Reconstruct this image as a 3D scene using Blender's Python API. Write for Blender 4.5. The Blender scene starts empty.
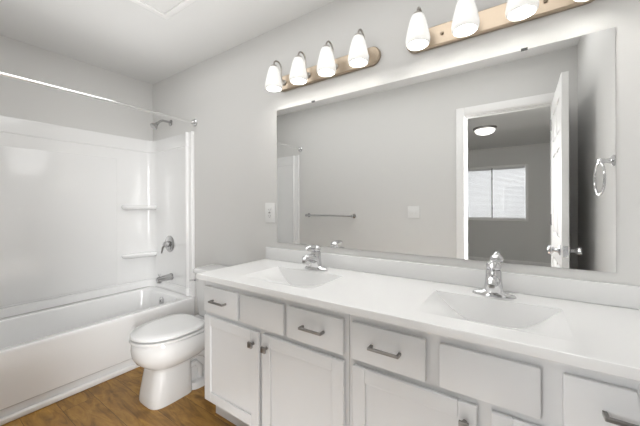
import bpy, bmesh, math
from mathutils import Vector, Matrix

S = bpy.context.scene
COL = S.collection
PI = math.pi

# ------------------------------------------------------------------ camera
W = 1.524          # room depth (vanity wall y=0, door wall y=-W)
XR = 3.495         # right wall
H = 2.4665         # ceiling
XT = 0.7244        # tub front
F_PX, YAW, PITCH, ROLL, CY = 294.078, 55.814, -0.0396, -0.199, 205.596
cam_d = bpy.data.cameras.new('camera')
cam = bpy.data.objects.new('camera', cam_d)
COL.objects.link(cam)
yw, pt, rl = math.radians(YAW), math.radians(PITCH), math.radians(ROLL)
fw = Vector((-math.cos(yw), math.sin(yw), 0)); rt = Vector((math.sin(yw), math.cos(yw), 0)); up = Vector((0, 0, 1))
fw, up = fw * math.cos(pt) + up * math.sin(pt), up * math.cos(pt) - fw * math.sin(pt)
rt, up = rt * math.cos(rl) + up * math.sin(rl), up * math.cos(rl) - rt * math.sin(rl)
M = Matrix((rt, up, -fw)).transposed().to_4x4()
M.translation = Vector((3.1177, -1.5374, 1.2189))
cam.matrix_world = M
cam_d.sensor_width = 36
cam_d.lens = F_PX * 36 / 640
cam_d.shift_y = (CY - 213) / 640
cam_d.clip_start = 0.005
S.camera = cam

# ------------------------------------------------------------------ world, lights, exposure
S.view_settings.view_transform = 'Standard'
S.view_settings.look = 'None'
S.view_settings.gamma = 1
S.view_settings.use_curve_mapping = False
S.view_settings.exposure = 0.67
wd = bpy.data.worlds.new('daylight'); S.world = wd; wd.use_nodes = True
wd.node_tree.nodes['Background'].inputs[0].default_value = (0.95, 0.97, 1, 1)
wd.node_tree.nodes['Background'].inputs[1].default_value = 2.0
SHADE_E, BULB_E, DOME_E = 0.18, 20.0, 1.4
BX1_ = 4.6

def area(name, loc, rot, sx, sy, power, col=(1, 1, 1)):
    l = bpy.data.lights.new(name, 'AREA'); l.shape = 'RECTANGLE'; l.size = sx; l.size_y = sy
    l.energy = power; l.color = col
    o = bpy.data.objects.new(name, l); COL.objects.link(o); o.location = loc; o.rotation_euler = rot
    return o
NEUT = (1, 1, 1)
area('ceiling_fill_down', (1.98, -0.80, H - 0.03), (0, 0, 0), 2.8, 0.68, 8.6, NEUT)  # added fill shining down for even light, the room has no such fixture
area('ceiling_fill_up', (1.95, -0.72, 2.12), (PI, 0, 0), 2.7, 1.0, 2.7, NEUT)  # added fill turned upward to brighten the ceiling
area('floor_fill', (2.45, -1.0, 0.03), (PI, 0, 0), 1.5, 0.8, 3.0, NEUT)  # added fill just above the floor, lifts cabinet fronts and tub apron
dw_ = area('doorway_fill', (4.45, -2.06, 1.35), (0, 0, 0), 0.95, 1.7, 34, NEUT)              # added fill aimed through the doorway at tub and toilet, no window there
dw_.rotation_euler = (Vector((1.2, -0.85, 0.75)) - dw_.location).to_track_quat('-Z', 'Y').to_euler()
dw_.data.spread = math.radians(70)
dv_ = area('doorway_fill_vanity', (1.75, -4.2, 1.35), (0, 0, 0), 1.2, 1.8, 3.4, NEUT)        # added fill in the far room, brightens the right end of the vanity
dv_.rotation_euler = (Vector((3.15, -0.3, 0.8)) - dv_.location).to_track_quat('-Z', 'Y').to_euler()
dv_.data.spread = math.radians(50)

# ------------------------------------------------------------------ materials
def mat(name, col, rough=0.5, metal=0.0, coat=0.0, spec=0.5, noise=None):
    m = bpy.data.materials.new(name); m.use_nodes = True
    nt = m.node_tree; b = nt.nodes['Principled BSDF']
    b.inputs['Base Color'].default_value = (*col, 1); b.inputs['Roughness'].default_value = rough
    b.inputs['Metallic'].default_value = metal; b.inputs['Coat Weight'].default_value = coat
    b.inputs['Specular IOR Level'].default_value = spec
    if noise:                               # (scale, bump strength, distance)
        tc = nt.nodes.new('ShaderNodeTexCoord'); n = nt.nodes.new('ShaderNodeTexNoise')
        n.inputs['Scale'].default_value = noise[0]; n.inputs['Detail'].default_value = 3
        bp = nt.nodes.new('ShaderNodeBump'); bp.inputs['Strength'].default_value = noise[1]; bp.inputs['Distance'].default_value = noise[2]
        nt.links.new(tc.outputs['Object'], n.inputs['Vector']); nt.links.new(n.outputs['Fac'], bp.inputs['Height'])
        nt.links.new(bp.outputs['Normal'], b.inputs['Normal'])
    return m
M_WALL = mat('greige_paint', (0.68, 0.675, 0.66), 0.7, noise=(90, 0.15, 0.002))
M_CEIL = mat('ceiling_paint', (0.77, 0.77, 0.76), 0.85, noise=(120, 0.2, 0.002))
M_TRIM = mat('white_trim_paint', (0.86, 0.855, 0.845), 0.35)
M_ACR = mat('white_acrylic', (0.87, 0.87, 0.865), 0.14, coat=0.3, noise=(2.2, 0.22, 0.02))
M_PORC = mat('white_porcelain', (0.73, 0.73, 0.725), 0.08, coat=0.4)
M_SEAT = mat('white_plastic_seat', (0.74, 0.74, 0.735), 0.2)
M_CAB = mat('white_cabinet_paint', (0.71, 0.718, 0.725), 0.4, noise=(60, 0.05, 0.001))
M_TOP = mat('white_cultured_marble', (0.79, 0.79, 0.785), 0.22, coat=0.2)
M_CHR = mat('chrome', (0.66, 0.66, 0.67), 0.06, 1.0)
M_NICK = mat('brushed_nickel', (0.42, 0.345, 0.265), 0.32, 1.0)
M_ARM = mat('grey_nickel', (0.42, 0.395, 0.365), 0.3, 1.0)
M_PULL = mat('dark_satin_nickel', (0.30, 0.29, 0.28), 0.35, 1.0)
M_MIR = mat('mirror_silver', (0.93, 0.935, 0.93), 0.0, 1.0)
M_EDGE = mat('mirror_edge', (0.30, 0.31, 0.30), 0.3)
M_SAT = mat('satin_chrome', (0.50, 0.50, 0.50), 0.12, 1.0)
M_DARK = mat('dark_slot', (0.03, 0.03, 0.03), 0.6)
M_PLAS = mat('white_plastic', (0.80, 0.80, 0.79), 0.35)
M_BLIND = mat('white_blind_slat', (0.85, 0.85, 0.85), 0.5)
M_CARPET = mat('beige_carpet', (0.42, 0.38, 0.33), 0.95, noise=(300, 0.8, 0.01))

def emit(name, col, e, diffuse, translucent=0.0):
    m = bpy.data.materials.new(name); m.use_nodes = True
    nt = m.node_tree; b = nt.nodes['Principled BSDF']; out = nt.nodes['Material Output']
    b.inputs['Base Color'].default_value = (*diffuse, 1); b.inputs['Roughness'].default_value = 0.25
    b.inputs['Emission Color'].default_value = (*col, 1); b.inputs['Emission Strength'].default_value = e
    if translucent:
        t = nt.nodes.new('ShaderNodeBsdfTranslucent'); t.inputs[0].default_value = (0.95, 0.93, 0.9, 1)
        mx = nt.nodes.new('ShaderNodeMixShader'); mx.inputs[0].default_value = translucent
        nt.links.new(b.outputs[0], mx.inputs[1]); nt.links.new(t.outputs[0], mx.inputs[2])
        nt.links.new(mx.outputs[0], out.inputs['Surface'])
    return m
M_SHADE = emit('frosted_glass_lit', (1, 0.985, 0.95), SHADE_E, (0.78, 0.78, 0.77), 0.05)
M_BULB = emit('lit_bulb', (1, 0.98, 0.94), BULB_E, (0.9, 0.9, 0.9))
M_DOME = emit('dome_glass_lit', (1, 0.97, 0.92), DOME_E, (0.85, 0.85, 0.85))

def glass_mat():
    m = bpy.data.materials.new('window_glass'); m.use_nodes = True
    nt = m.node_tree; nt.nodes.remove(nt.nodes['Principled BSDF']); out = nt.nodes['Material Output']
    t = nt.nodes.new('ShaderNodeBsdfTransparent'); g = nt.nodes.new('ShaderNodeBsdfGlossy'); g.inputs['Roughness'].default_value = 0.01
    f = nt.nodes.new('ShaderNodeFresnel'); f.inputs[0].default_value = 1.6
    mx = nt.nodes.new('ShaderNodeMixShader')
    nt.links.new(f.outputs[0], mx.inputs[0]); nt.links.new(t.outputs[0], mx.inputs[1]); nt.links.new(g.outputs[0], mx.inputs[2])
    nt.links.new(mx.outputs[0], out.inputs['Surface'])
    return m
M_GLASS = glass_mat()

def wood_floor():
    m = bpy.data.materials.new('wood_plank_floor'); m.use_nodes = True
    nt = m.node_tree; N = nt.nodes; L = nt.links; b = N['Principled BSDF']
    tc = N.new('ShaderNodeTexCoord')
    mp = N.new('ShaderNodeMapping'); mp.inputs['Location'].default_value = (0.35, 0.793, 0)
    L.new(tc.outputs['Object'], mp.inputs['Vector'])
    br = N.new('ShaderNodeTexBrick'); br.offset = 0.37; br.offset_frequency = 2; br.squash = 1
    br.inputs['Scale'].default_value = 1; br.inputs['Brick Width'].default_value = 1.22; br.inputs['Row Height'].default_value = 0.16
    br.inputs['Mortar Size'].default_value = 0.0011; br.inputs['Mortar Smooth'].default_value = 0.2; br.inputs['Bias'].default_value = 0
    br.inputs['Color1'].default_value = (0, 0, 0, 1); br.inputs['Color2'].default_value = (1, 1, 1, 1); br.inputs['Mortar'].default_value = (0.5, 0.5, 0.5, 1)
    L.new(mp.outputs[0], br.inputs['Vector'])
    # per-plank shift of the grain
    sh = N.new('ShaderNodeVectorMath'); sh.operation = 'MULTIPLY_ADD'
    L.new(br.outputs['Color'], sh.inputs[0]); sh.inputs[1].default_value = (7, 3, 5); L.new(tc.outputs['Object'], sh.inputs[2])
    st = N.new('ShaderNodeMapping'); st.inputs['Scale'].default_value = (3.2, 15, 1); L.new(sh.outputs[0], st.inputs['Vector'])
    n1 = N.new('ShaderNodeTexNoise'); n1.inputs['Scale'].default_value = 1.3; n1.inputs['Detail'].default_value = 8; n1.inputs['Roughness'].default_value = 0.62
    n1.inputs['Distortion'].default_value = 1.2
    L.new(st.outputs[0], n1.inputs['Vector'])
    st2 = N.new('ShaderNodeMapping'); st2.inputs['Scale'].default_value = (5, 9, 1); L.new(sh.outputs[0], st2.inputs['Vector'])
    n2 = N.new('ShaderNodeTexNoise'); n2.inputs['Scale'].default_value = 1.0; n2.inputs['Detail'].default_value = 3
    L.new(st2.outputs[0], n2.inputs['Vector'])
    r1 = N.new('ShaderNodeValToRGB'); e = r1.color_ramp.elements
    e[0].position = 0.25; e[0].color = (0.135, 0.060, 0.011, 1); e[1].position = 0.75; e[1].color = (0.52, 0.30, 0.070, 1)
    k = r1.color_ramp.elements.new(0.5); k.color = (0.34, 0.175, 0.034, 1)
    L.new(n1.outputs['Fac'], r1.inputs[0])
    r2 = N.new('ShaderNodeValToRGB'); e = r2.color_ramp.elements
    e[0].position = 0.28; e[0].color = (0.42, 0.36, 0.32, 1); e[1].position = 0.46; e[1].color = (1, 1, 1, 1)
    L.new(n2.outputs['Fac'], r2.inputs[0])
    mu = N.new('ShaderNodeMix'); mu.data_type = 'RGBA'; mu.blend_type = 'MULTIPLY'; mu.inputs[0].default_value = 0.8
    L.new(r1.outputs[0], mu.inputs[6]); L.new(r2.outputs[0], mu.inputs[7])
    tone = N.new('ShaderNodeMapRange'); tone.inputs[3].default_value = 0.82; tone.inputs[4].default_value = 1.15
    L.new(br.outputs['Color'], tone.inputs[0])
    mt = N.new('ShaderNodeVectorMath'); mt.operation = 'SCALE'; L.new(mu.outputs[2], mt.inputs[0]); L.new(tone.outputs[0], mt.inputs['Scale'])
    mo = N.new('ShaderNodeMix'); mo.data_type = 'RGBA'; L.new(br.outputs['Fac'], mo.inputs[0])
    L.new(mt.outputs[0], mo.inputs[6]); mo.inputs[7].default_value = (0.06, 0.03, 0.012, 1)
    L.new(mo.outputs[2], b.inputs['Base Color'])
    b.inputs['Roughness'].default_value = 0.42
    bp = N.new('ShaderNodeBump'); bp.inputs['Strength'].default_value = 0.15; bp.inputs['Distance'].default_value = 0.002
    L.new(n1.outputs['Fac'], bp.inputs['Height']); L.new(bp.outputs[0], b.inputs['Normal'])
    return m
M_WOOD = wood_floor()

# ------------------------------------------------------------------ mesh helpers
def merge(bm, tmp, mi=0):
    if mi:
        for f in tmp.faces: f.material_index = mi
    me = bpy.data.meshes.new('t'); tmp.to_mesh(me); tmp.free(); bm.from_mesh(me); bpy.data.meshes.remove(me)
def box(bm, lo, hi, bev=0.0, seg=2, mi=0):
    t = bmesh.new(); bmesh.ops.create_cube(t, size=1)
    for v in t.verts:
        v.co = Vector([(lo[i] + hi[i]) / 2 + v.co[i] * (hi[i] - lo[i]) for i in range(3)])
    if bev: bmesh.ops.bevel(t, geom=t.edges[:], offset=bev, segments=seg, profile=0.5, affect='EDGES')
    merge(bm, t, mi)
def loft(bm, rings, cap0=True, cap1=True, closed=True, mi=0):
    t = bmesh.new(); R = [[t.verts.new(p) for p in r] for r in rings]; n = len(R[0])
    for a, b in zip(R, R[1:]):
        for i in range(n if closed else n - 1):
            j = (i + 1) % n; t.faces.new((a[i], a[j], b[j], b[i]))
    if cap0: t.faces.new(R[0][::-1])
    if cap1: t.faces.new(R[-1])
    bmesh.ops.remove_doubles(t, verts=t.verts[:], dist=1e-6)
    bmesh.ops.recalc_face_normals(t, faces=t.faces[:])
    merge(bm, t, mi)
def frame_of(d):
    d = d.normalized(); a = Vector((0, 0, 1)) if abs(d.z) < 0.9 else Vector((1, 0, 0))
    u = d.cross(a).normalized(); return u, u.cross(d).normalized()
def tube(bm, pts, r, n=12, cap=True, closed=False, mi=0):
    pts = [Vector(p) for p in pts]; rs = r if isinstance(r, (list, tuple)) else [r] * len(pts)
    rings = []; u = None; N = len(pts)
    for i, p in enumerate(pts):
        if closed: d = pts[(i + 1) % N] - pts[i - 1]
        else: d = pts[min(i + 1, N - 1)] - pts[max(i - 1, 0)]
        d.normalize()
        if u is None: u, v = frame_of(d)
        else: u = (u - d * u.dot(d)).normalized(); v = u.cross(d).normalized()
        rings.append([p + (u * math.cos(2 * PI * k / n) + v * math.sin(2 * PI * k / n)) * rs[i] for k in range(n)])
    if closed: rings.append(rings[0])
    loft(bm, rings, cap and not closed, cap and not closed, True, mi)
def lathe(bm, prof, loc=(0, 0, 0), axis=(0, 0, 1), n=28, mi=0, cap0=True, cap1=True):
    """prof: (radius, distance along the axis)"""
    ax = Vector(axis).normalized(); u, v = frame_of(ax); L = Vector(loc)
    rings = [[L + ax * h + (u * math.cos(2 * PI * k / n) + v * math.sin(2 * PI * k / n)) * max(r, 1e-5) for k in range(n)] for r, h in prof]
    loft(bm, rings, cap0, cap1, True, mi)
def rr(x0, x1, y0, y1, r, z, n=6):
    out = []
    for cx, cy, a0 in ((x1 - r, y1 - r, 0), (x0 + r, y1 - r, PI / 2), (x0 + r, y0 + r, PI), (x1 - r, y0 + r, 3 * PI / 2)):
        for k in range(n + 1):
            a = a0 + PI / 2 * k / n; out.append((cx + r * math.cos(a), cy + r * math.sin(a), z))
    return out
def arc(c, r, a0, a1, n, plane='yz', fixed=0.0):
    o = []
    for k in range(n + 1):
        a = a0 + (a1 - a0) * k / n; p, q = c[0] + r * math.cos(a), c[1] + r * math.sin(a)
        o.append({'yz': (fixed, p, q), 'xy': (p, q, fixed), 'xz': (p, fixed, q)}[plane])
    return o
def obj(name, bm, mats, parent=None, smooth=35, loc=None):
    me = bpy.data.meshes.new(name); bm.to_mesh(me); bm.free()
    for m in (mats if isinstance(mats, (list, tuple)) else [mats]): me.materials.append(m)
    if smooth:
        me.polygons.foreach_set('use_smooth', [True] * len(me.polygons))
        me.set_sharp_from_angle(angle=math.radians(smooth))
    o = bpy.data.objects.new(name, me); COL.objects.link(o)
    if loc: o.location = loc
    if parent: o.parent = parent
    return o
def tag(o, label, cat, group=None, kind=None):
    o['label'] = label; o['category'] = cat
    if group: o['group'] = group
    if kind: o['kind'] = kind
    return o
def thing(name, label, cat, loc=(0, 0, 0), group=None, kind=None):
    o = bpy.data.objects.new(name, None); COL.objects.link(o); o.location = loc; o.empty_display_size = 0.1
    return tag(o, label, cat, group, kind)
def struct(name, bm, m, label, cat, smooth=35):
    return tag(obj(name, bm, m, None, smooth), label, cat, None, 'structure')
def part(name, parent, m, *boxes, bev=0.0, smooth=35):
    bm = bmesh.new()
    for lo, hi in boxes: box(bm, lo, hi, bev)
    return obj(name, bm, m, parent, smooth)
def copy_tree(o, parent=None):
    c = o.copy(); COL.objects.link(c)
    if parent: c.parent = parent
    for ch in list(o.children): copy_tree(ch, c)
    return c

# ------------------------------------------------------------------ room shell
DX0, DX1, DZ = 2.693, 3.345, 2.055        # door opening
WT = 0.115                                 # door wall thickness
BY, BH, BX0, BX1 = -5.70, 2.42, 0.6, 4.6   # bedroom
bm = bmesh.new(); box(bm, (-0.1, -W - WT, -0.06), (XR + 0.1, 0.1, 0)); struct('floor', bm, M_WOOD, 'brown wood plank floor of the bathroom', 'floor', 0)
bm = bmesh.new(); box(bm, (-0.1, -W - WT, H), (XR + 0.1, 0.1, H + 0.06)); struct('ceiling', bm, M_CEIL, 'pale grey painted bathroom ceiling', 'ceiling', 0)
bm = bmesh.new(); box(bm, (-0.1, 0, -0.06), (XR + 0.1, 0.1, H)); struct('wall_back', bm, M_WALL, 'greige wall behind the vanity, mirror and toilet', 'wall', 0)
bm = bmesh.new(); box(bm, (-0.1, -W - WT, -0.06), (0, 0, H)); struct('wall_left', bm, M_WALL, 'greige wall above the long side of the tub surround', 'wall', 0)
bm = bmesh.new(); box(bm, (XR, -W, -0.06), (XR + 0.1, 0, H)); struct('wall_right', bm, M_WALL, 'greige wall carrying the towel ring, seen at the right end of the mirror', 'wall', 0)
bm = bmesh.new()
box(bm, (0, -W - WT, -0.06), (DX0 - 0.015, -W, H)); box(bm, (DX1 + 0.015, -W - WT, -0.06), (XR + 0.1, -W, H))
box(bm, (DX0 - 0.015, -W - WT, DZ + 0.015), (DX1 + 0.015, -W, H))
struct('wall_front', bm, M_WALL, 'greige wall with the doorway and towel bar, seen in the mirror', 'wall', 0)
# bedroom beyond the doorway
bm = bmesh.new(); box(bm, (BX0, BY - 0.1, -0.06), (BX1, -W - WT, 0.0)); struct('floor_bedroom', bm, M_CARPET, 'beige carpet of the room beyond the doorway', 'floor', 0)
bm = bmesh.new(); box(bm, (BX0, BY - 0.1, BH), (BX1, -W - WT, BH + 0.06)); struct('ceiling_bedroom', bm, M_CEIL, 'dim ceiling of the room beyond the doorway, carrying a dome light', 'ceiling', 0)
WX0, WX1, WZ0, WZ1 = 1.98, 3.26, 0.885, 2.04
bm = bmesh.new()
box(bm, (BX0, BY - 0.1, 0), (WX0, BY, BH)); box(bm, (WX1, BY - 0.1, 0), (BX1, BY, BH))
box(bm, (WX0, BY - 0.1, 0), (WX1, BY, WZ0)); box(bm, (WX0, BY - 0.1, WZ1), (WX1, BY, BH))
struct('wall_bedroom_far', bm, M_WALL, 'dim greige far wall around the blinded window, seen through the doorway in the mirror', 'wall', 0)
bm = bmesh.new(); box(bm, (BX0 - 0.1, BY - 0.1, 0), (BX0, -W - WT, BH)); struct('wall_bedroom_left', bm, M_WALL, 'side wall of the room beyond the doorway, on the tub side', 'wall', 0)
bm = bmesh.new(); box(bm, (BX1, BY - 0.1, 0), (BX1 + 0.1, -W - WT, BH)); struct('wall_bedroom_right', bm, M_WALL, 'side wall of the room beyond the doorway, on the towel ring side', 'wall', 0)
bm = bmesh.new(); box(bm, (BX0, -W - WT - 0.004, 0), (DX0 - 0.015, -W - WT, BH)); box(bm, (DX1 + 0.015, -W - WT - 0.004, 0), (BX1, -W - WT, BH))
box(bm, (DX0 - 0.015, -W - WT - 0.004, DZ + 0.015), (DX1 + 0.015, -W - WT, BH)); struct('wall_bedroom_near', bm, M_WALL, 'bedroom side of the wall around the doorway', 'wall', 0)
bm = bmesh.new(); box(bm, (BX0, BY, 0), (BX1, BY + 0.014, 0.085), 0.004); struct('baseboard_bedroom', bm, M_TRIM, 'white baseboard below the window in the room beyond the doorway', 'baseboard')
bm = bmesh.new(); box(bm, (XT + 0.03, -0.014, 0), (1.632, 0, 0.085), 0.004); struct('baseboard_back', bm, M_TRIM, 'white baseboard behind the toilet', 'baseboard')
bm = bmesh.new(); box(bm, (XT + 0.03, -W, 0), (DX0 - 0.08, -W + 0.014, 0.085), 0.004); struct('baseboard_front', bm, M_TRIM, 'white baseboard under the towel bar', 'baseboard')
# door frame
t1 = thing('trim_1', 'white door casing and jamb around the doorway in the mirror', 'door frame', (DX0, -W, 0), None, 'structure')
def casing(yf, yb):
    bm = bmesh.new()
    cw = 0.070
    box(bm, (DX0 - cw - 0.004 - DX0, yb, 0), (-0.004, yf, DZ + 0.004 + cw), 0.005)
    box(bm, (DX1 + 0.004 - DX0, yb, 0), (DX1 + cw + 0.004 - DX0, yf, DZ + 0.004 + cw), 0.005)
    box(bm, (-0.004, yb, DZ + 0.004), (DX1 - DX0 + 0.004, yf, DZ + 0.004 + cw), 0.005)
    return bm
obj('casing', casing(0.016, 0.0), M_TRIM, t1); obj('casing', casing(-WT - 0.004, -WT - 0.020), M_TRIM, t1)
bm = bmesh.new(); dw = DX1 - DX0
box(bm, (-0.015, -WT - 0.004, 0), (0, 0, DZ)); box(bm, (dw, -WT - 0.004, 0), (dw + 0.015, 0, DZ)); box(bm, (-0.015, -WT - 0.004, DZ), (dw + 0.015, 0, DZ + 0.015))
box(bm, (0, -0.085, 0), (0.011, -0.045, DZ)); box(bm, (dw - 0.011, -0.085, 0), (dw, -0.045, DZ)); box(bm, (0.011, -0.085, DZ - 0.011), (dw - 0.011, -0.045, DZ))
obj('jamb', bm, M_TRIM, t1)
o = part('strike_plate', t1, M_DARK, ((0.0, -0.034, 0.895), (0.0016, -0.008, 0.955))); o['label'] = 'dark metal strike plate'

# door, open at a right angle to its wall
DOORW = 0.662
d = thing('door_1', 'white panel door standing open beside the towel ring wall', 'door', (3.334, -W + 0.018, 0), None, 'structure')
bm = bmesh.new(); DH = 2.045
T0, T1 = 0.0, 0.037
st, mid = 0.105, 0.075
cols = [(st, DOORW / 2 - mid / 2), (DOORW / 2 + mid / 2, DOORW - st)]
rows = [(0.24, 0.82), (1.00, 1.60), (1.70, 1.93)]
box(bm, (T0 + 0.008, 0.001, 0.012), (T1 - 0.008, DOORW - 0.001, DH - 0.001))
ys = [0, st, cols[0][1], cols[1][0], DOORW - st, DOORW]
for a, b_ in ((0, st), (cols[0][1], cols[1][0]), (DOORW - st, DOORW)): box(bm, (T0, a, 0.01), (T1, b_, DH), 0.002, 1)
for a, b_ in ((0.01, 0.24), (0.82, 1.00), (1.60, 1.70), (1.93, DH)):
    for c in cols: box(bm, (T0, c[0] - 0.002, a), (T1, c[1] + 0.002, b_), 0.002, 1)
obj('slab', bm, M_TRIM, d)
for c in cols:
    for r_ in rows:
        bm = bmesh.new(); box(bm, (T0 + 0.001, c[0] + 0.018, r_[0] + 0.018), (T1 - 0.001, c[1] - 0.018, r_[1] - 0.018), 0.006, 2); obj('panel', bm, M_TRIM, d)
for sgn, x0 in ((-1, T0), (1, T1)):
    bm = bmesh.new()
    lathe(bm, [(0.033, 0), (0.033, 0.006), (0.016, 0.012), (0.012, 0.028), (0.017, 0.036), (0.029, 0.044), (0.031, 0.056), (0.026, 0.066), (0.0, 0.070)], (x0, DOORW - 0.065, 0.925), (sgn, 0, 0))
    o = obj('door_knob', bm, M_CHR, d); o['label'] = 'polished metal round knob'
o = part('latch_plate', d, M_CHR, ((0.006, DOORW - 0.0006, 0.89), (0.031, DOORW + 0.0012, 0.96))); o['label'] = 'metal latch plate in the door edge'
for z in (0.25, 1.05, 1.82):
    bm = bmesh.new(); tube(bm, [(-0.006, -0.008, z), (-0.006, -0.008, z + 0.09)], 0.006, 8); obj('hinge', bm, M_CHR, d)

# ------------------------------------------------------------------ bedroom window
w = thing('window_1', 'white framed sliding window in the far room, seen through the doorway in the mirror', 'window', ((WX0 + WX1) / 2, BY, WZ0), None, 'structure')
hw, hh = (WX1 - WX0) / 2, WZ1 - WZ0
bm = bmesh.new(); fr = 0.05
box(bm, (-hw, -0.05, 0), (-hw + fr, 0.012, hh), 0.004); box(bm, (hw - fr, -0.05, 0), (hw, 0.012, hh), 0.004)
box(bm, (-hw + fr, -0.05, 0), (hw - fr, 0.012, fr), 0.004); box(bm, (-hw + fr, -0.05, hh - fr), (hw - fr, 0.012, hh), 0.004)
obj('window_frame', bm, M_TRIM, w)
o = part('meeting_stile', w, M_PULL, ((0.0, -0.045, fr), (0.024, 0.004, hh - fr)), bev=0.003); o['label'] = 'dark meeting stile'
part('latch', w, M_DARK, ((0.002, 0.004, 0.24), (0.022, 0.012, 0.28))); part('latch', w, M_DARK, ((0.002, 0.004, 0.86), (0.022, 0.012, 0.90)))
part('pane', w, M_GLASS, ((-hw + fr, -0.014, fr), (0.0, -0.010, hh - fr)), smooth=0); part('pane', w, M_GLASS, ((0.024, -0.014, fr), (hw - fr, -0.010, hh - fr)), smooth=0)
def blind(x0, x1, label):
    b = thing('window_blind', label, 'blind', ((x0 + x1) / 2, BY - 0.035, WZ0 + fr), 'white slatted blinds in the far window')
    h = (x1 - x0) / 2 - 0.003; top = hh - 2 * fr
    bm = bmesh.new(); n = 40
    for k in range(n):
        z = 0.02 + (top - 0.05) * k / (n - 1); c, s_ = math.cos(1.15), math.sin(1.15); q = 0.0128
        loft(bm, [[(-h, -q * c - 0.0005, z + q * s_), (-h, q * c - 0.0005, z - q * s_), (-h, q * c + 0.0005, z - q * s_), (-h, -q * c + 0.0005, z + q * s_)],
                  [(h, -q * c - 0.0005, z + q * s_), (h, q * c - 0.0005, z - q * s_), (h, q * c + 0.0005, z - q * s_), (h, -q * c + 0.0005, z + q * s_)]])
    obj('slats', bm, M_BLIND, b, 0)
    part('headrail', b, M_BLIND, ((-h, -0.012, top - 0.025), (h, 0.012, top))); part('bottom_rail', b, M_BLIND, ((-h, -0.01, 0), (h, 0.01, 0.015)))
blind(WX0 + fr, (WX0 + WX1) / 2, 'white slatted blind in the window half partly hidden by the door casing')
blind((WX0 + WX1) / 2 + 0.024, WX1 - fr, 'white slatted blind in the window half nearer the open door, showing light reflections')
dl = thing('ceiling_light', 'lit flush dome light on the dim ceiling beyond the doorway', 'ceiling light', (2.67, -3.72, BH))
bm = bmesh.new(); lathe(bm, [(0.0, 0), (0.165, 0), (0.165, -0.012), (0.155, -0.028), (0.14, -0.034), (0.0, -0.034)]); obj('base_ring', bm, M_PULL, dl)
bm = bmesh.new(); lathe(bm, [(0.142, -0.0345), (0.135, -0.060), (0.105, -0.088), (0.06, -0.104), (0.0, -0.110)]); o = obj('glass_dome', bm, M_DOME, dl); o['label'] = 'glowing white glass dome'

# ------------------------------------------------------------------ bathtub
tub = thing('bathtub', 'white acrylic bathtub in the alcove on the left', 'bathtub', (XT / 2, -W / 2, 0))
bm = bmesh.new(); ox, oy = XT / 2, -W / 2
def tr(x0, x1, y0, y1, r, z): return [(a - ox, b - oy, c) for a, b, c in rr(x0, x1, y0, y1, r, z, 8)]
A0, A1, A2 = 0.002, -W + 0.002, -0.002
rings = [tr(A0, 0.706, A1, A2, 0.004, 0.0), tr(A0, 0.706, A1, A2, 0.004, 0.070), tr(A0, 0.712, A1, A2, 0.004, 0.078), tr(A0, 0.720, A1, A2, 0.004, 0.084),
         tr(A0, 0.7225, A1, A2, 0.004, 0.20), tr(A0, XT, A1, A2, 0.004, 0.385), tr(A0, 0.7225, A1, A2, 0.004, 0.398), tr(A0, 0.716, A1, A2, 0.004, 0.406),
         tr(0.066, 0.668, -W + 0.09, -0.085, 0.10, 0.407), tr(0.070, 0.662, -W + 0.095, -0.090, 0.098, 0.403), tr(0.074, 0.656, -W + 0.10, -0.094, 0.095, 0.392),
         tr(0.100, 0.625, -W + 0.15, -0.118, 0.09, 0.20), tr(0.120, 0.600, -W + 0.20, -0.14, 0.09, 0.11), tr(0.16, 0.56, -W + 0.25, -0.18, 0.08, 0.085)]
loft(bm, rings); obj('tub_body', bm, M_ACR, tub, 40)
bm = bmesh.new(); lathe(bm, [(0.036, 0), (0.036, 0.006), (0.028, 0.012), (0.0, 0.014)], (0.36 - ox, -0.104 - oy, 0.335), (0, -1, 0.12)); box(bm, (0.354 - ox, -0.128 - oy, 0.325), (0.366 - ox, -0.114 - oy, 0.35), 0.003)
o = obj('overflow_plate', bm, M_CHR, tub); o['label'] = 'round chrome overflow plate'
bm = bmesh.new(); lathe(bm, [(0.035, 0), (0.033, 0.004), (0.0, 0.003)], (0.36 - ox, -0.30 - oy, 0.086)); o = obj('drain', bm, M_CHR, tub); o['label'] = 'chrome drain'
bm = bmesh.new(); box(bm, (0.7065, -W + 0.002, 0), (0.735, -0.016, 0.034), 0.008, 3); struct('trim_2', bm, M_TRIM, 'white trim strip along the foot of the bathtub', 'trim')

# surround: plan profile lofted upward
sur = thing('shower_surround', 'glossy white moulded wall surround above the bathtub', 'shower surround', (0, 0, 0.41))
def plan(off):
    """from the front edge of the faucet end, round the back, to the front edge of the far end"""
    half = [(XT, 'e', 0.002, 0), (XT, 'e', 0.024, 0), (XT - 0.003, 'e', 0.028, 0), (XT - 0.009, 'e', 0.028, 0), (XT - 0.013, 'e', 0.024, 0), (XT - 0.016, 'e', 0.013, 1), (0.664, 'e', 0.013, 1), (0.657, 'e', 0.016, 1),
            (0.652, 'e', 0.030, .6), (0.646, 'e', 0.034, .4), (0.634, 'e', 0.034, .4), (0.628, 'e', 0.030, .6), (0.620, 'e', 0.018, 1), (0.612, 'e', 0.015, 1), (0.11, 'e', 0.015, 1)]
    p = [(x, -(d - off * s)) for x, _, d, s in half]
    c = 0.075; dd = 0.015 - off
    for k in range(1, 8):
        a = PI / 2 * k / 8
        p.append((dd + c * (1 - math.sin(a)) + 0.0, -(dd + c * (1 - math.cos(a)))))
    p.append((dd, -0.14)); p.append((dd, -0.5))
    q = [(x, -W - y) for x, y in p[::-1]]
    return p + q
prof = [(0.0, 0.0), (0.062, 0.0), (0.066, 0.006), (0.070, 0.006), (0.074, 0.0), (1.343, 0.0), (1.346, 0.005), (1.350, 0.005), (1.353, 0.001), (1.4655, 0.001), (1.469, 0.004)]
rings = [[(x, y, z) for x, y in plan(o_)] for z, o_ in prof]
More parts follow.
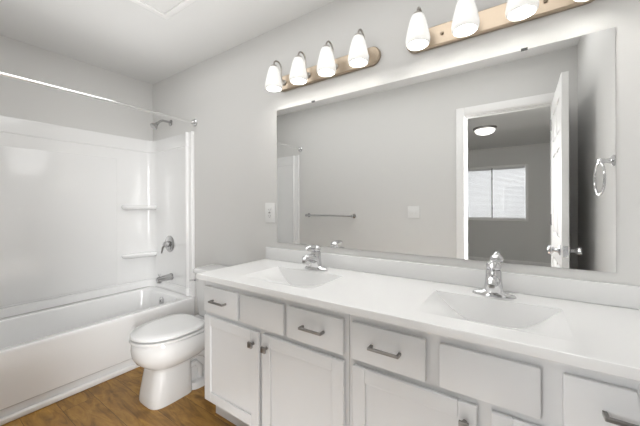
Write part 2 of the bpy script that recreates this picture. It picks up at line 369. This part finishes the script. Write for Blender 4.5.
def to_wall(x, y):
    if x > 0.10: return (x, -0.0012 if y > -W / 2 else -W + 0.0012)
    if y > -0.09 and x > 0.5: return (x, -0.0012)
    k = 0.0012
    dx, dy = x - k, min(-k - y, y + W - k)
    return (k, y) if dx <= dy else (x, -k if y > -W / 2 else -W + k)
wr = [to_wall(x, y) for x, y in plan(0.0)]
rings += [[(x, y, prof[-1][0]) for x, y in wr], [(x, y, 0.0) for x, y in wr]]
bm = bmesh.new(); loft(bm, [[r[i] for r in rings] for i in range(len(wr))])
obj('wall_panel', bm, M_ACR, sur, 40)
bm = bmesh.new()
yA, yB, zA, zB = -W + 0.335, -0.335, 0.085, 1.25
loft(bm, [[(0.012, yA, zA), (0.012, yB, zA), (0.012, yB, zB), (0.012, yA, zB)], [(0.018, yA + .003, zA + .003), (0.018, yB - .003, zA + .003), (0.018, yB - .003, zB - .003), (0.018, yA + .003, zB - .003)],
          [(0.022, yA + .012, zA + .012), (0.022, yB - .012, zA + .012), (0.022, yB - .012, zB - .012), (0.022, yA + .012, zB - .012)]], False)
obj('centre_panel', bm, M_ACR, sur)
def ledge(z, flip):
    t = []
    out = [(0.010, -0.30), (0.035, -0.300), (0.060, -0.290), (0.075, -0.26), (0.080, -0.20), (0.085, -0.13), (0.10, -0.085), (0.118, -0.06), (0.122, -0.04), (0.115, -0.02), (0.10, -0.010), (0.010, -0.010)]
    def ring(ins, zz):
        cx, cy = 0.05, -0.15
        r = []
        for x, y in out:
            xx = x - ins if x > 0.02 else x
            yy = y + ins if y < -0.25 else y
            r.append((xx, yy if not flip else -W - yy, zz))
        return r
    bm = bmesh.new(); loft(bm, [ring(0.030, z - 0.046), ring(0.012, z - 0.038), ring(0.002, z - 0.026), ring(0.0, z - 0.014), ring(0.003, z - 0.005), ring(0.010, z)]); obj('soap_ledge', bm, M_ACR, sur, 50)
for z in (1.226 - 0.41, 0.762 - 0.41): ledge(z, False); ledge(z, True)
# vertical beaded front edge
sh = thing('showerhead', 'small chrome shower head on a bent arm above the surround', 'shower head', (0.343, 0, 2.017))
bm = bmesh.new(); lathe(bm, [(0.030, 0.001), (0.030, 0.005), (0.020, 0.012), (0.010, 0.016)], (0, 0, 0), (0, -1, 0)); obj('flange', bm, M_SAT, sh)
bm = bmesh.new(); tube(bm, [(0, -0.005, 0), (0, -0.04, 0.004), (0.0, -0.08, 0.004), (0, -0.105, -0.010), (0, -0.125, -0.032)], 0.0105); obj('arm', bm, M_SAT, sh)
bm = bmesh.new(); lathe(bm, [(0.012, 0), (0.015, 0.012), (0.014, 0.020), (0.020, 0.030), (0.032, 0.050), (0.034, 0.062), (0.030, 0.066), (0.0, 0.066)], (0, -0.122, -0.028), (0, -0.72, -0.75)); obj('head', bm, M_SAT, sh)
va = thing('shower_valve', 'chrome shower valve with lever between soap ledge and tub spout', 'shower valve', (0.345, -0.0156, 0.856))
bm = bmesh.new(); lathe(bm, [(0.078, 0), (0.078, 0.004), (0.070, 0.010), (0.045, 0.014), (0.0, 0.015)], (0, 0, 0), (0, -1, 0), 36); obj('escutcheon', bm, M_SAT, va)
bm = bmesh.new(); lathe(bm, [(0.028, 0.012), (0.026, 0.035), (0.024, 0.055), (0.015, 0.062), (0, 0.063)], (0, 0, 0), (0, -1, 0)); tube(bm, [(0, -0.05, 0), (-0.012, -0.062, -0.03), (-0.028, -0.066, -0.085)], [0.012, 0.010, 0.007]); obj('lever', bm, M_SAT, va)
sp = thing('tub_spout', 'chrome tub spout above the bathtub rim', 'spout', (0.375, -0.0178, 0.548))
bm = bmesh.new(); lathe(bm, [(0.034, 0), (0.034, 0.004), (0.029, 0.010), (0.028, 0.06), (0.025, 0.10), (0.023, 0.132), (0.018, 0.138), (0.0, 0.138)], (0, 0, 0), (0, -1, -0.05)); lathe(bm, [(0.0, 0.0), (0.020, 0.0), (0.021, 0.035), (0.017, 0.035), (0.0, 0.03)], (0, -0.115, 0.0 - 0.002), (0, -0.1, -1)); obj('spout_body', bm, M_SAT, sp)
bm = bmesh.new(); lathe(bm, [(0.006, 0.02), (0.005, 0.035), (0.009, 0.04), (0.008, 0.048), (0, 0.05)], (0, -0.115, -0.006), (0, 0, 1)); obj('diverter_knob', bm, M_SAT, sp)
rod = thing('shower_curtain_rod', 'thin white-metal shower curtain rod spanning the tub alcove', 'curtain rod', (0.74, -W / 2, 1.955))
bm = bmesh.new(); tube(bm, [(0, -W / 2 + 0.004, 0), (0, W / 2 - 0.004, 0)], 0.0105, 16); obj('rod', bm, mat('polished_rod', (0.88, 0.88, 0.87), 0.18, 1.0), rod)
for s in (-1, 1):
    bm = bmesh.new(); lathe(bm, [(0.0, 0.0015), (0.032, 0.0015), (0.032, 0.008), (0.022, 0.014), (0.018, 0.03), (0.0135, 0.03)], (0, s * W / 2, 0), (0, -s, 0)); obj('flange', bm, M_CHR, rod)

# ------------------------------------------------------------------ toilet
TX = 1.218
to = thing('toilet', 'white two-piece toilet between bathtub and vanity', 'toilet', (TX, -0.40, 0))
def egg(z, front, back, hw, nf=2.0, nb=3.2, split=None, n=40):
    """front = most negative y; widest point at split"""
    if split is None: split = back - (back - front) * 0.42
    out = []
    for k in range(n):
        a = 2 * PI * k / n; c, s = math.cos(a), math.sin(a)
        e = nf if s < 0 else nb
        x = hw * math.copysign(abs(c) ** (2 / e), c); ln = (split - front) if s < 0 else (back - split)
        out.append((x, split + ln * math.copysign(abs(s) ** (2 / e), s) + 0.40, z))
    return out
bm = bmesh.new()
loft(bm, [egg(0.0, -0.658, -0.40, 0.121, 4, 6), egg(0.012, -0.661, -0.40, 0.123, 4, 6), egg(0.06, -0.655, -0.40, 0.120, 4, 6), egg(0.14, -0.640, -0.40, 0.116, 4, 6), egg(0.20, -0.628, -0.40, 0.110, 4, 6), egg(0.215, -0.628, -0.395, 0.112, 3.6, 6),
          egg(0.225, -0.640, -0.37, 0.125, 3, 5), egg(0.240, -0.668, -0.34, 0.148, 2.5, 4.5), egg(0.265, -0.697, -0.30, 0.170, 2.2, 4), egg(0.30, -0.716, -0.27, 0.183, 2.1, 4), egg(0.34, -0.722, -0.25, 0.187, 2.05, 4), egg(0.375, -0.720, -0.235, 0.186, 2.05, 4), egg(0.388, -0.714, -0.235, 0.182, 2.05, 4), egg(0.392, -0.70, -0.24, 0.17, 2.05, 4)])
# trapway neck and foot
loft(bm, [egg(0.0, -0.42, -0.14, 0.128, 5, 5), egg(0.030, -0.42, -0.14, 0.126, 5, 5), egg(0.040, -0.42, -0.145, 0.118, 5, 5), egg(0.044, -0.41, -0.15, 0.07, 4, 4)])
loft(bm, [egg(0.035, -0.42, -0.16, 0.078, 4, 3), egg(0.14, -0.42, -0.17, 0.074, 4, 3), egg(0.22, -0.42, -0.10, 0.085, 4, 4), egg(0.30, -0.42, -0.055, 0.10, 4, 4), egg(0.352, -0.42, -0.03, 0.15, 4, 5), egg(0.372, -0.42, -0.025, 0.165, 4, 5), egg(0.378, -0.42, -0.03, 0.16, 4, 5)])
for s in (-1, 1):
    tube(bm, [(s * 0.085, -0.46 + 0.40, 0.215), (s * 0.092, -0.36 + 0.40, 0.235), (s * 0.088, -0.29 + 0.40, 0.20), (s * 0.078, -0.25 + 0.40, 0.13), (s * 0.075, -0.24 + 0.40, 0.05)], [0.02, 0.028, 0.030, 0.028, 0.026], 12)
    tube(bm, [(s * 0.082, -0.44 + 0.40, 0.15), (s * 0.084, -0.37 + 0.40, 0.165), (s * 0.082, -0.335 + 0.40, 0.12), (s * 0.078, -0.33 + 0.40, 0.05)], [0.016, 0.020, 0.020, 0.018], 12)
obj('bowl', bm, M_PORC, to, 50)
bm = bmesh.new(); loft(bm, [egg(0.3945, -0.722, -0.325, 0.182, 2.05, 5), egg(0.397, -0.728, -0.32, 0.187, 2.05, 5), egg(0.409, -0.728, -0.32, 0.187, 2.05, 5), egg(0.4115, -0.714, -0.328, 0.174, 2.05, 5)]); obj('seat', bm, M_SEAT, to)
bm = bmesh.new(); loft(bm, [egg(0.4185, -0.712, -0.328, 0.172, 2.05, 4), egg(0.4205, -0.724, -0.32, 0.184, 2.05, 4), egg(0.431, -0.724, -0.32, 0.184, 2.05, 4), egg(0.4375, -0.720, -0.322, 0.180, 2.05, 4), egg(0.441, -0.66, -0.345, 0.14, 2.05, 4), egg(0.442, -0.58, -0.40, 0.06, 2.05, 4)]); obj('lid', bm, M_SEAT, to, 60)
for s in (-1, 1):
    bm = bmesh.new(); box(bm, (s * 0.075 - 0.022, -0.327 + 0.40, 0.392), (s * 0.075 + 0.022, -0.290 + 0.40, 0.425), 0.008, 3); obj('hinge', bm, M_SEAT, to)
bm = bmesh.new()
def tk(x, y0, y1, r, z): return [(a, b + 0.40, c) for a, b, c in rr(-x, x, y0, y1, r, z, 6)]
loft(bm, [tk(0.155, -0.185, -0.035, 0.03, 0.372), tk(0.165, -0.195, -0.028, 0.03, 0.385), tk(0.180, -0.205, -0.024, 0.03, 0.55), tk(0.186, -0.208, -0.022, 0.03, 0.700)]); obj('tank', bm, M_PORC, to, 50)
bm = bmesh.new(); loft(bm, [tk(0.186, -0.212, -0.018, 0.03, 0.7005), tk(0.194, -0.220, -0.016, 0.03, 0.706), tk(0.194, -0.220, -0.016, 0.03, 0.728), tk(0.190, -0.215, -0.018, 0.03, 0.736), tk(0.175, -0.20, -0.03, 0.03, 0.738)]); obj('tank_lid', bm, M_PORC, to, 50)
bm = bmesh.new(); lathe(bm, [(0.013, 0), (0.013, 0.008), (0.008, 0.012), (0.008, 0.02)], (-0.14, -0.207 + 0.40, 0.655), (0, -1, 0)); tube(bm, [(-0.14, 0.40 - 0.225, 0.655), (-0.165, 0.40 - 0.230, 0.652), (-0.198, 0.40 - 0.232, 0.645)], [0.008, 0.007, 0.006]); o = obj('flush_lever', bm, M_CHR, to); o['label'] = 'chrome flush lever'
for s in (-1, 1):
    bm = bmesh.new(); lathe(bm, [(0.014, 0), (0.014, 0.008), (0.009, 0.018), (0, 0.021)], (s * 0.100, -0.265 + 0.40, 0.039)); obj('bolt_cap', bm, M_SEAT, to)

# ------------------------------------------------------------------ vanity cabinets
FY, DY = -0.515, -0.534          # face frame, fronts
def front_slab(name, parent, x0, x1, z0, z1):
    bm = bmesh.new(); box(bm, (x0, DY, z0), (x1, FY - 0.0005, z1), 0.005, 2); return obj(name, bm, M_CAB, parent)
def shaker(parent, x0, x1, z0, z1):
    bm = bmesh.new(); s = 0.055
    box(bm, (x0, DY, z0), (x0 + s, FY - 0.0005, z1), 0.003, 1); box(bm, (x1 - s, DY, z0), (x1, FY - 0.0005, z1), 0.003, 1)
    box(bm, (x0 + s - 0.002, DY + 0.0002, z0), (x1 - s + 0.002, FY - 0.0005, z0 + s), 0.003, 1); box(bm, (x0 + s - 0.002, DY + 0.0002, z1 - s), (x1 - s + 0.002, FY - 0.0005, z1), 0.003, 1)
    dr = obj('door', bm, M_CAB, parent)
    part('door_panel', dr, M_CAB, ((x0 + s - 0.004, DY + 0.008, z0 + s - 0.004), (x1 - s + 0.004, FY - 0.002, z1 - s + 0.004)))
    return dr
def pull(parent, x, z, L=0.116):
    bm = bmesh.new(); h = L / 2; y = DY
    box(bm, (x - h, y - 0.032, z - 0.005), (x + h, y - 0.022, z + 0.005), 0.0015, 1)
    for s in (-1, 1): box(bm, (x + s * (h - 0.005) - 0.005, y - 0.024, z - 0.005), (x + s * (h - 0.005) + 0.005, y, z + 0.005), 0.001, 1)
    o = obj('handle', bm, M_PULL, parent); o['label'] = 'dark satin bar pull'
def knob(parent, x, z):
    bm = bmesh.new(); box(bm, (x - 0.014, DY - 0.028, z - 0.014), (x + 0.014, DY - 0.018, z + 0.014), 0.002, 2); lathe(bm, [(0.008, 0), (0.006, 0.02)], (x, DY, z), (0, -1, 0), 12)
    o = obj('knob', bm, M_PULL, parent); o['label'] = 'dark satin square knob'
ZD0, ZD1, ZP0, ZP1 = 0.628, 0.770, 0.130, 0.605
def cabinet(x0, x1, label, fronts, doors):
    c = thing('vanity_cabinet', label, 'cabinet', (x0, 0, 0), 'white vanity cabinets under the countertop')
    bm = bmesh.new(); X = x1 - x0
    
    for a, b_ in ((0, 0.016), (X - 0.016, X)): box(bm, (a, FY + 0.018, 0.118), (b_, -0.003, 0.8085))
    box(bm, (0.016, -0.010, 0.118), (X - 0.016, -0.003, 0.8085)); box(bm, (0.016, FY + 0.018, 0.118), (X - 0.016, -0.010, 0.134))
    obj('carcass', bm, M_CAB, c, 0)
    fr = [(0, 0.022), (X - 0.022, X)]
    bm = bmesh.new()
    box(bm, (0, FY, 0.118), (0.024, FY + 0.018, 0.8085)); box(bm, (X - 0.024, FY, 0.118), (X, FY + 0.018, 0.8085))
    box(bm, (0.024, FY, 0.765), (X - 0.024, FY + 0.018, 0.8085)); box(bm, (0.024, FY, 0.595), (X - 0.024, FY + 0.018, 0.638)); box(bm, (0.024, FY, 0.118), (X - 0.024, FY + 0.018, 0.14))
    for i in range(2): a = (fronts[i][1] + fronts[i + 1][0]) / 2 - x0; box(bm, (a - 0.025, FY, 0.638), (a + 0.025, FY + 0.018, 0.765))
    a = (doors[0][1] + doors[1][0]) / 2 - x0; box(bm, (a - 0.025, FY, 0.14), (a + 0.025, FY + 0.018, 0.595))
    obj('face_frame', bm, M_CAB, c, 0)
    part('toe_kick', c, M_CAB, ((0.0, -0.452, 0), (X, -0.003, 0.1175)))
    for i, (a, b_) in enumerate(fronts):
        f = front_slab('false_front' if i == 1 else 'drawer', c, a - x0, b_ - x0, ZD0, ZD1)
        if i != 1: pull(f, (a + b_) / 2 - x0, 0.700)
    for i, (a, b_) in enumerate(doors):
        dr = shaker(c, a - x0, b_ - x0, ZP0, ZP1)
        knob(dr, (b_ - 0.034 if i == 0 else a + 0.034) - x0, ZP1 - 0.058)
    return c
cabinet(1.634, 2.560, 'white vanity cabinet beside the toilet, with two drawers and two doors', [(1.641, 1.920), (1.943, 2.231), (2.255, 2.543)], [(1.643, 2.074), (2.095, 2.544)])
cabinet(2.562, XR - 0.003, 'white vanity cabinet at the right edge, under the second sink', [(2.578, 2.857), (2.900, 3.165), (3.211, 3.478)], [(2.582, 3.009), (3.046, 3.478)])

# countertop with two integral basins
ZC = 0.839
ct = thing('countertop', 'long white vanity countertop with two moulded sinks', 'countertop', (1.6146, 0, ZC))
cx0, cx1, cyF = 1.6146, XR - 0.002, -0.563
basins = [(2.102, 0.236), (3.025, 0.219)]
YB_, YF_, BD = -0.166, -0.470, 0.106      # ramp bowl: upright curved back, floor sloping up to the front
NX, NY = 36, 14
def bowl_pt(cx, hw, i, j):
    u = -1 + 2 * i / NX; f = max(0.0, 1 - abs(u) ** 2.1)
    if j == 0: return (cx + hw * u, YB_, ZC)
    t = (j - 1) / (NY - 1); g = (1 - t) ** 1.12
    return (cx + hw * u, YB_ - 0.034 * f - (YB_ - 0.034 * f - YF_) * t, ZC - BD * f * g)
def bowl_loop(cx, hw):
    return [bowl_pt(cx, hw, i, 0) for i in range(NX + 1)] + [bowl_pt(cx, hw, NX, j) for j in range(2, NY)] + [bowl_pt(cx, hw, i, NY) for i in range(NX, -1, -1)] + [bowl_pt(cx, hw, 0, j) for j in range(NY - 1, 1, -1)]
bm = bmesh.new()
# top sheet with holes
loops = []
outer = [bm.verts.new(p) for p in ((cx0 + .004, cyF + .004, ZC), (cx1, cyF + .004, ZC), (cx1, -0.002, ZC), (cx0 + .004, -0.002, ZC))]
edges = [bm.edges.new((outer[i], outer[(i + 1) % 4])) for i in range(4)]
for cx, hw in basins:
    vs = [bm.verts.new(p) for p in bowl_loop(cx, hw)]
    edges += [bm.edges.new((vs[i], vs[(i + 1) % len(vs)])) for i in range(len(vs))]
bmesh.ops.triangle_fill(bm, use_beauty=True, use_dissolve=False, edges=edges)
bmesh.ops.recalc_face_normals(bm, faces=bm.faces[:])
for f in bm.faces:
    if f.normal.z < 0: f.normal_flip()
b0 = [(cx0 + .004, cyF + .004), (cx1, cyF + .004), (cx1, -0.002), (cx0 + .004, -0.002)]
def orr(g, z): return [(cx0 + g, cyF + g, z), (cx1, cyF + g, z), (cx1, -0.002, z), (cx0 + g, -0.002, z)]
loft(bm, [orr(0.004, ZC), orr(0.0012, ZC - 0.0012), orr(0, ZC - 0.004), orr(0, ZC - 0.028), orr(0.002, ZC - 0.030), orr(0.08, ZC - 0.030)], False, False)
bmesh.ops.translate(bm, verts=bm.verts[:], vec=(-cx0, 0, -ZC))
obj('top_slab', bm, M_TOP, ct, 25)
for cx, hw in basins:
    bm = bmesh.new()
    G = [[bm.verts.new(bowl_pt(cx, hw, i, j)) for j in range(NY + 1)] for i in range(NX + 1)]
    for i in range(NX):
        for j in range(NY): bm.faces.new((G[i][j], G[i][j + 1], G[i + 1][j + 1], G[i + 1][j]))
    bmesh.ops.remove_doubles(bm, verts=bm.verts[:], dist=1e-5)
    bmesh.ops.dissolve_degenerate(bm, edges=bm.edges[:], dist=1e-5)
    for f in bm.faces:
        f.normal_update()
        if f.normal.z < -0.001 or (abs(f.normal.z) <= 0.001 and f.normal.y > 0): f.normal_flip()
    bmesh.ops.translate(bm, verts=bm.verts[:], vec=(-cx0, 0, -ZC))
    bz = obj('basin', bm, M_TOP, ct, 50)
    bm = bmesh.new(); lathe(bm, [(0.022, 0), (0.020, 0.003), (0.0, 0.002)], (cx - cx0, -0.225, -0.093), (0, 0.36, 1)); o = obj('drain', bm, M_CHR, bz); o['label'] = 'chrome drain'
bm = bmesh.new(); box(bm, (0.0, -0.020, 0.0005), (cx1 - cx0, -0.002, 0.084), 0.003, 2); obj('backsplash', bm, M_TOP, ct)

# faucets
def faucet(x, label):
    f = thing('faucet', label, 'faucet', (x, -0.110, ZC + 0.0006), 'chrome single lever sink faucets')
    bm = bmesh.new()
    def el(a, b, z, n=32): return [(a * math.copysign(abs(math.cos(2 * PI * k / n)) ** 0.8, math.cos(2 * PI * k / n)), b * math.sin(2 * PI * k / n), z) for k in range(n)]
    loft(bm, [el(0.080, 0.027, 0.0), el(0.080, 0.027, 0.006), el(0.074, 0.024, 0.012), el(0.045, 0.022, 0.018), el(0.034, 0.022, 0.026)])
    obj('base_plate', bm, M_CHR, f, 40)
    bm = bmesh.new()
    loft(bm, [el(0.036, 0.026, 0.018), el(0.033, 0.027, 0.045), el(0.030, 0.027, 0.075), el(0.029, 0.027, 0.100), el(0.026, 0.024, 0.108)])
    tube(bm, [(0, -0.005, 0.060), (0, -0.05, 0.074), (0, -0.085, 0.082), (0, -0.108, 0.080), (0, -0.116, 0.066)], [0.026, 0.022, 0.019, 0.017, 0.0145], 16)
    obj('body', bm, M_CHR, f, 50)
    bm = bmesh.new(); lathe(bm, [(0.0115, 0), (0.0115, 0.010), (0.008, 0.010), (0.007, 0.004)], (0, -0.116, 0.060), (0, 0, 1), 16); o = obj('aerator', bm, M_PULL, f); o['label'] = 'dark aerator ring'
    bm = bmesh.new()
    lathe(bm, [(0.024, 0.109), (0.028, 0.115), (0.028, 0.124), (0.022, 0.136), (0.011, 0.143), (0.0, 0.145)], (0, 0, 0), (0, 0, 1), 24)
    tube(bm, [(0, 0.010, 0.128), (0, -0.03, 0.136), (0, -0.060, 0.138), (0, -0.088, 0.132), (0, -0.096, 0.128)], [0.015, 0.0135, 0.012, 0.010, 0.006], 14)
    obj('lever', bm, M_CHR, f, 50)
    return f
f1 = faucet(2.118, 'chrome faucet at the sink nearer the toilet')
f2 = copy_tree(f1); f2.location.x = 3.026; f2['label'] = 'chrome faucet at the right sink, in front of the mirrored doorway'

# ------------------------------------------------------------------ mirror
mr = thing('mirror', 'large frameless wall mirror above the vanity', 'mirror', (1.7154, 0, 0.963))
mw, mh = 3.4148 - 1.7154, 1.8816 - 0.963
bm = bmesh.new(); box(bm, (0, -0.006, 0), (mw, -0.001, mh))
bm.faces.ensure_lookup_table()
for f in bm.faces:
    f.normal_update(); f.material_index = 0 if f.normal.y < -0.9 else 1
obj('mirror_glass', bm, [M_MIR, M_EDGE], mr, 0)
for x, z in ((0.313, mh), (1.42, mh)):
    s = 1 if z else -1
    o = part('clip', mr, M_DARK, ((x - 0.012, -0.009, min(z - s * 0.004, z + s * 0.006)), (x + 0.012, -0.0065, max(z - s * 0.004, z + s * 0.006)))); o['label'] = 'small dark mirror clip'

# ------------------------------------------------------------------ vanity lights
def vanity_light(xc, x_half, xs, label):
    v = thing('vanity_light', label, 'wall light', (xc, 0, 2.052), 'four-shade vanity lights above the mirror')
    bm = bmesh.new(); hh_ = 0.052
    def pill(ins, y, n=12):
        r = hh_ - ins; L = x_half - hh_; p = []
        for k in range(n + 1): a = -PI / 2 + PI * k / n; p.append((L + r * math.cos(a), y, r * math.sin(a)))
        for k in range(n + 1): a = PI / 2 + PI * k / n; p.append((-L + r * math.cos(a), y, r * math.sin(a)))
        return p
    loft(bm, [pill(0, -0.001), pill(0, -0.014), pill(0.004, -0.020), pill(0.007, -0.022), pill(0.010, -0.022)]); obj('backplate', bm, M_NICK, v, 30)
    for x in (-0.20, 0.20):
        bm = bmesh.new(); lathe(bm, [(0.007, 0), (0.008, 0.006), (0.005, 0.012), (0, 0.013)], (x, -0.0222, 0.0), (0, -1, 0), 14); obj('finial', bm, M_NICK, v)
    SY, DZS = -0.125, 0.014
    for k in range(4):
        x = xs - 0.3045 + 0.203 * k
        bm = bmesh.new()
        lathe(bm, [(0.018, 0), (0.018, 0.006), (0.010, 0.012)], (x, -0.022, -0.002), (0, -1, 0), 16)
        R = 0.036; zc = 0.080
        pts = [(x, -0.026, -0.002), (x, -0.040, 0.002), (x, SY + 2 * R + 0.002, 0.016), (x, SY + 2 * R, 0.045)] + arc((SY + R, zc), R, 0, PI, 12, 'yz', x) + [(x, SY, 0.070)]
        tube(bm, pts, 0.0052, 10); obj('arm', bm, M_ARM, v)
        bm = bmesh.new(); lathe(bm, [(0.0, 0.068), (0.008, 0.068), (0.012, 0.065), (0.021, 0.058), (0.0235, 0.0495), (0.0, 0.0495)], (x, SY, DZS), (0, 0, 1), 20); obj('socket_cup', bm, M_ARM, v)
        bm = bmesh.new()
        pr = [(0.023, 0.049), (0.028, 0.047), (0.037, 0.022), (0.047, -0.018), (0.054, -0.052), (0.056, -0.068), (0.054, -0.083), (0.049, -0.091)]
        inn = [(r - 0.003, h) for r, h in pr[::-1]]
        lathe(bm, pr + [(0.0475, -0.092)] + inn, (x, SY, DZS), (0, 0, 1), 28, 0, False, False)
        sd = obj('lamp_shade', bm, M_SHADE, v, 60); sd['label'] = 'glowing frosted glass shade'
        bm = bmesh.new(); lathe(bm, [(0.012, 0.04), (0.013, 0.012), (0.020, -0.012), (0.030, -0.036), (0.030, -0.050), (0.022, -0.068), (0.010, -0.076), (0.0, -0.078)], (x, SY, DZS), (0, 0, 1), 20)
        obj('bulb', bm, M_BULB, sd, 60)
    return v
vanity_light(2.110, 0.376, -0.006, 'nickel vanity light with four glass shades, nearer the tub')
vanity_light(3.008, 0.377, 0.017, 'nickel vanity light with four glass shades, above the right sink')

# ------------------------------------------------------------------ small wall things
ou = thing('electrical_outlet', 'white outlet plate between mirror and toilet tank', 'outlet', (1.646, 0, 1.168))
part('cover_plate', ou, M_PLAS, ((-0.048, -0.007, -0.070), (0.048, -0.001, 0.070)), bev=0.003)
rc = part('receptacle', ou, M_PLAS, ((-0.019, -0.010, -0.038), (0.019, -0.0065, 0.038)), bev=0.0015)
for z in (-0.022, 0.022):
    part('slots', rc, M_DARK, ((-0.009, -0.0104, z - 0.004), (-0.007, -0.0098, z + 0.004)), ((0.007, -0.0104, z - 0.004), (0.009, -0.0098, z + 0.006)), ((-0.002, -0.0104, z - 0.012), (0.002, -0.0098, z - 0.008)))
part('test_button', rc, M_PULL, ((-0.009, -0.0106, -0.004), (0.009, -0.0098, 0.004)))
sw = thing('light_switch', 'white double switch plate on the wall beside the doorway, seen in the mirror', 'light switch', (2.213, -W, 1.147))
part('cover_plate', sw, M_PLAS, ((-0.060, 0.001, -0.061), (0.060, 0.007, 0.061)), bev=0.003)
for x in (-0.024, 0.024):
    part('toggle', sw, M_PLAS, ((x - 0.012, 0.0065, -0.022), (x + 0.012, 0.011, 0.022)), bev=0.002)
tb = thing('towel_bar', 'chrome towel bar on the opposite wall, seen in the mirror', 'towel bar', (1.20, -W, 1.095))
for s in (-1, 1):
    bm = bmesh.new(); lathe(bm, [(0.026, 0.001), (0.026, 0.006), (0.014, 0.012), (0.010, 0.035), (0.013, 0.048), (0.016, 0.060), (0.013, 0.070), (0, 0.074)], (s * 0.325, 0, 0), (0, 1, 0)); obj('post', bm, M_SAT, tb)
bm = bmesh.new(); tube(bm, [(-0.325, 0.058, 0), (0.325, 0.058, 0)], 0.0105, 12); obj('bar', bm, M_SAT, tb)
tg = thing('towel_ring', 'chrome towel ring on the right wall, seen at the mirror edge', 'towel ring', (XR, -0.435, 1.43))
bm = bmesh.new(); lathe(bm, [(0.027, 0.001), (0.027, 0.007), (0.014, 0.014), (0.010, 0.030), (0.014, 0.042), (0.015, 0.052), (0.010, 0.060), (0, 0.062)], (0, 0, 0), (-1, 0, 0)); obj('post', bm, M_CHR, tg)
bm = bmesh.new(); tube(bm, [(-0.054 + 0.006 * math.sin(2 * PI * k / 40), 0.072 * math.sin(2 * PI * k / 40), -0.085 + 0.078 * math.cos(2 * PI * k / 40)) for k in range(40)], 0.0055, 10, closed=True); obj('ring', bm, M_CHR, tg)
hp = thing('access_panel', 'white framed access panel in the bathroom ceiling', 'access panel', (1.184, -0.490, H))
PW, PD = 0.60, 0.56
bm = bmesh.new(); fwid = 0.038
box(bm, (0, -PD, -0.014), (fwid, 0, -0.001), 0.004); box(bm, (PW - fwid, -PD, -0.014), (PW, 0, -0.001), 0.004)
box(bm, (fwid - 0.001, -fwid, -0.0139), (PW - fwid + 0.001, 0, -0.001), 0.004); box(bm, (fwid - 0.001, -PD, -0.0139), (PW - fwid + 0.001, -PD + fwid, -0.001), 0.004)
obj('panel_frame', bm, M_TRIM, hp)
part('panel_board', hp, M_CEIL, ((fwid, -PD + fwid, -0.006), (PW - fwid, -fwid, -0.001)))
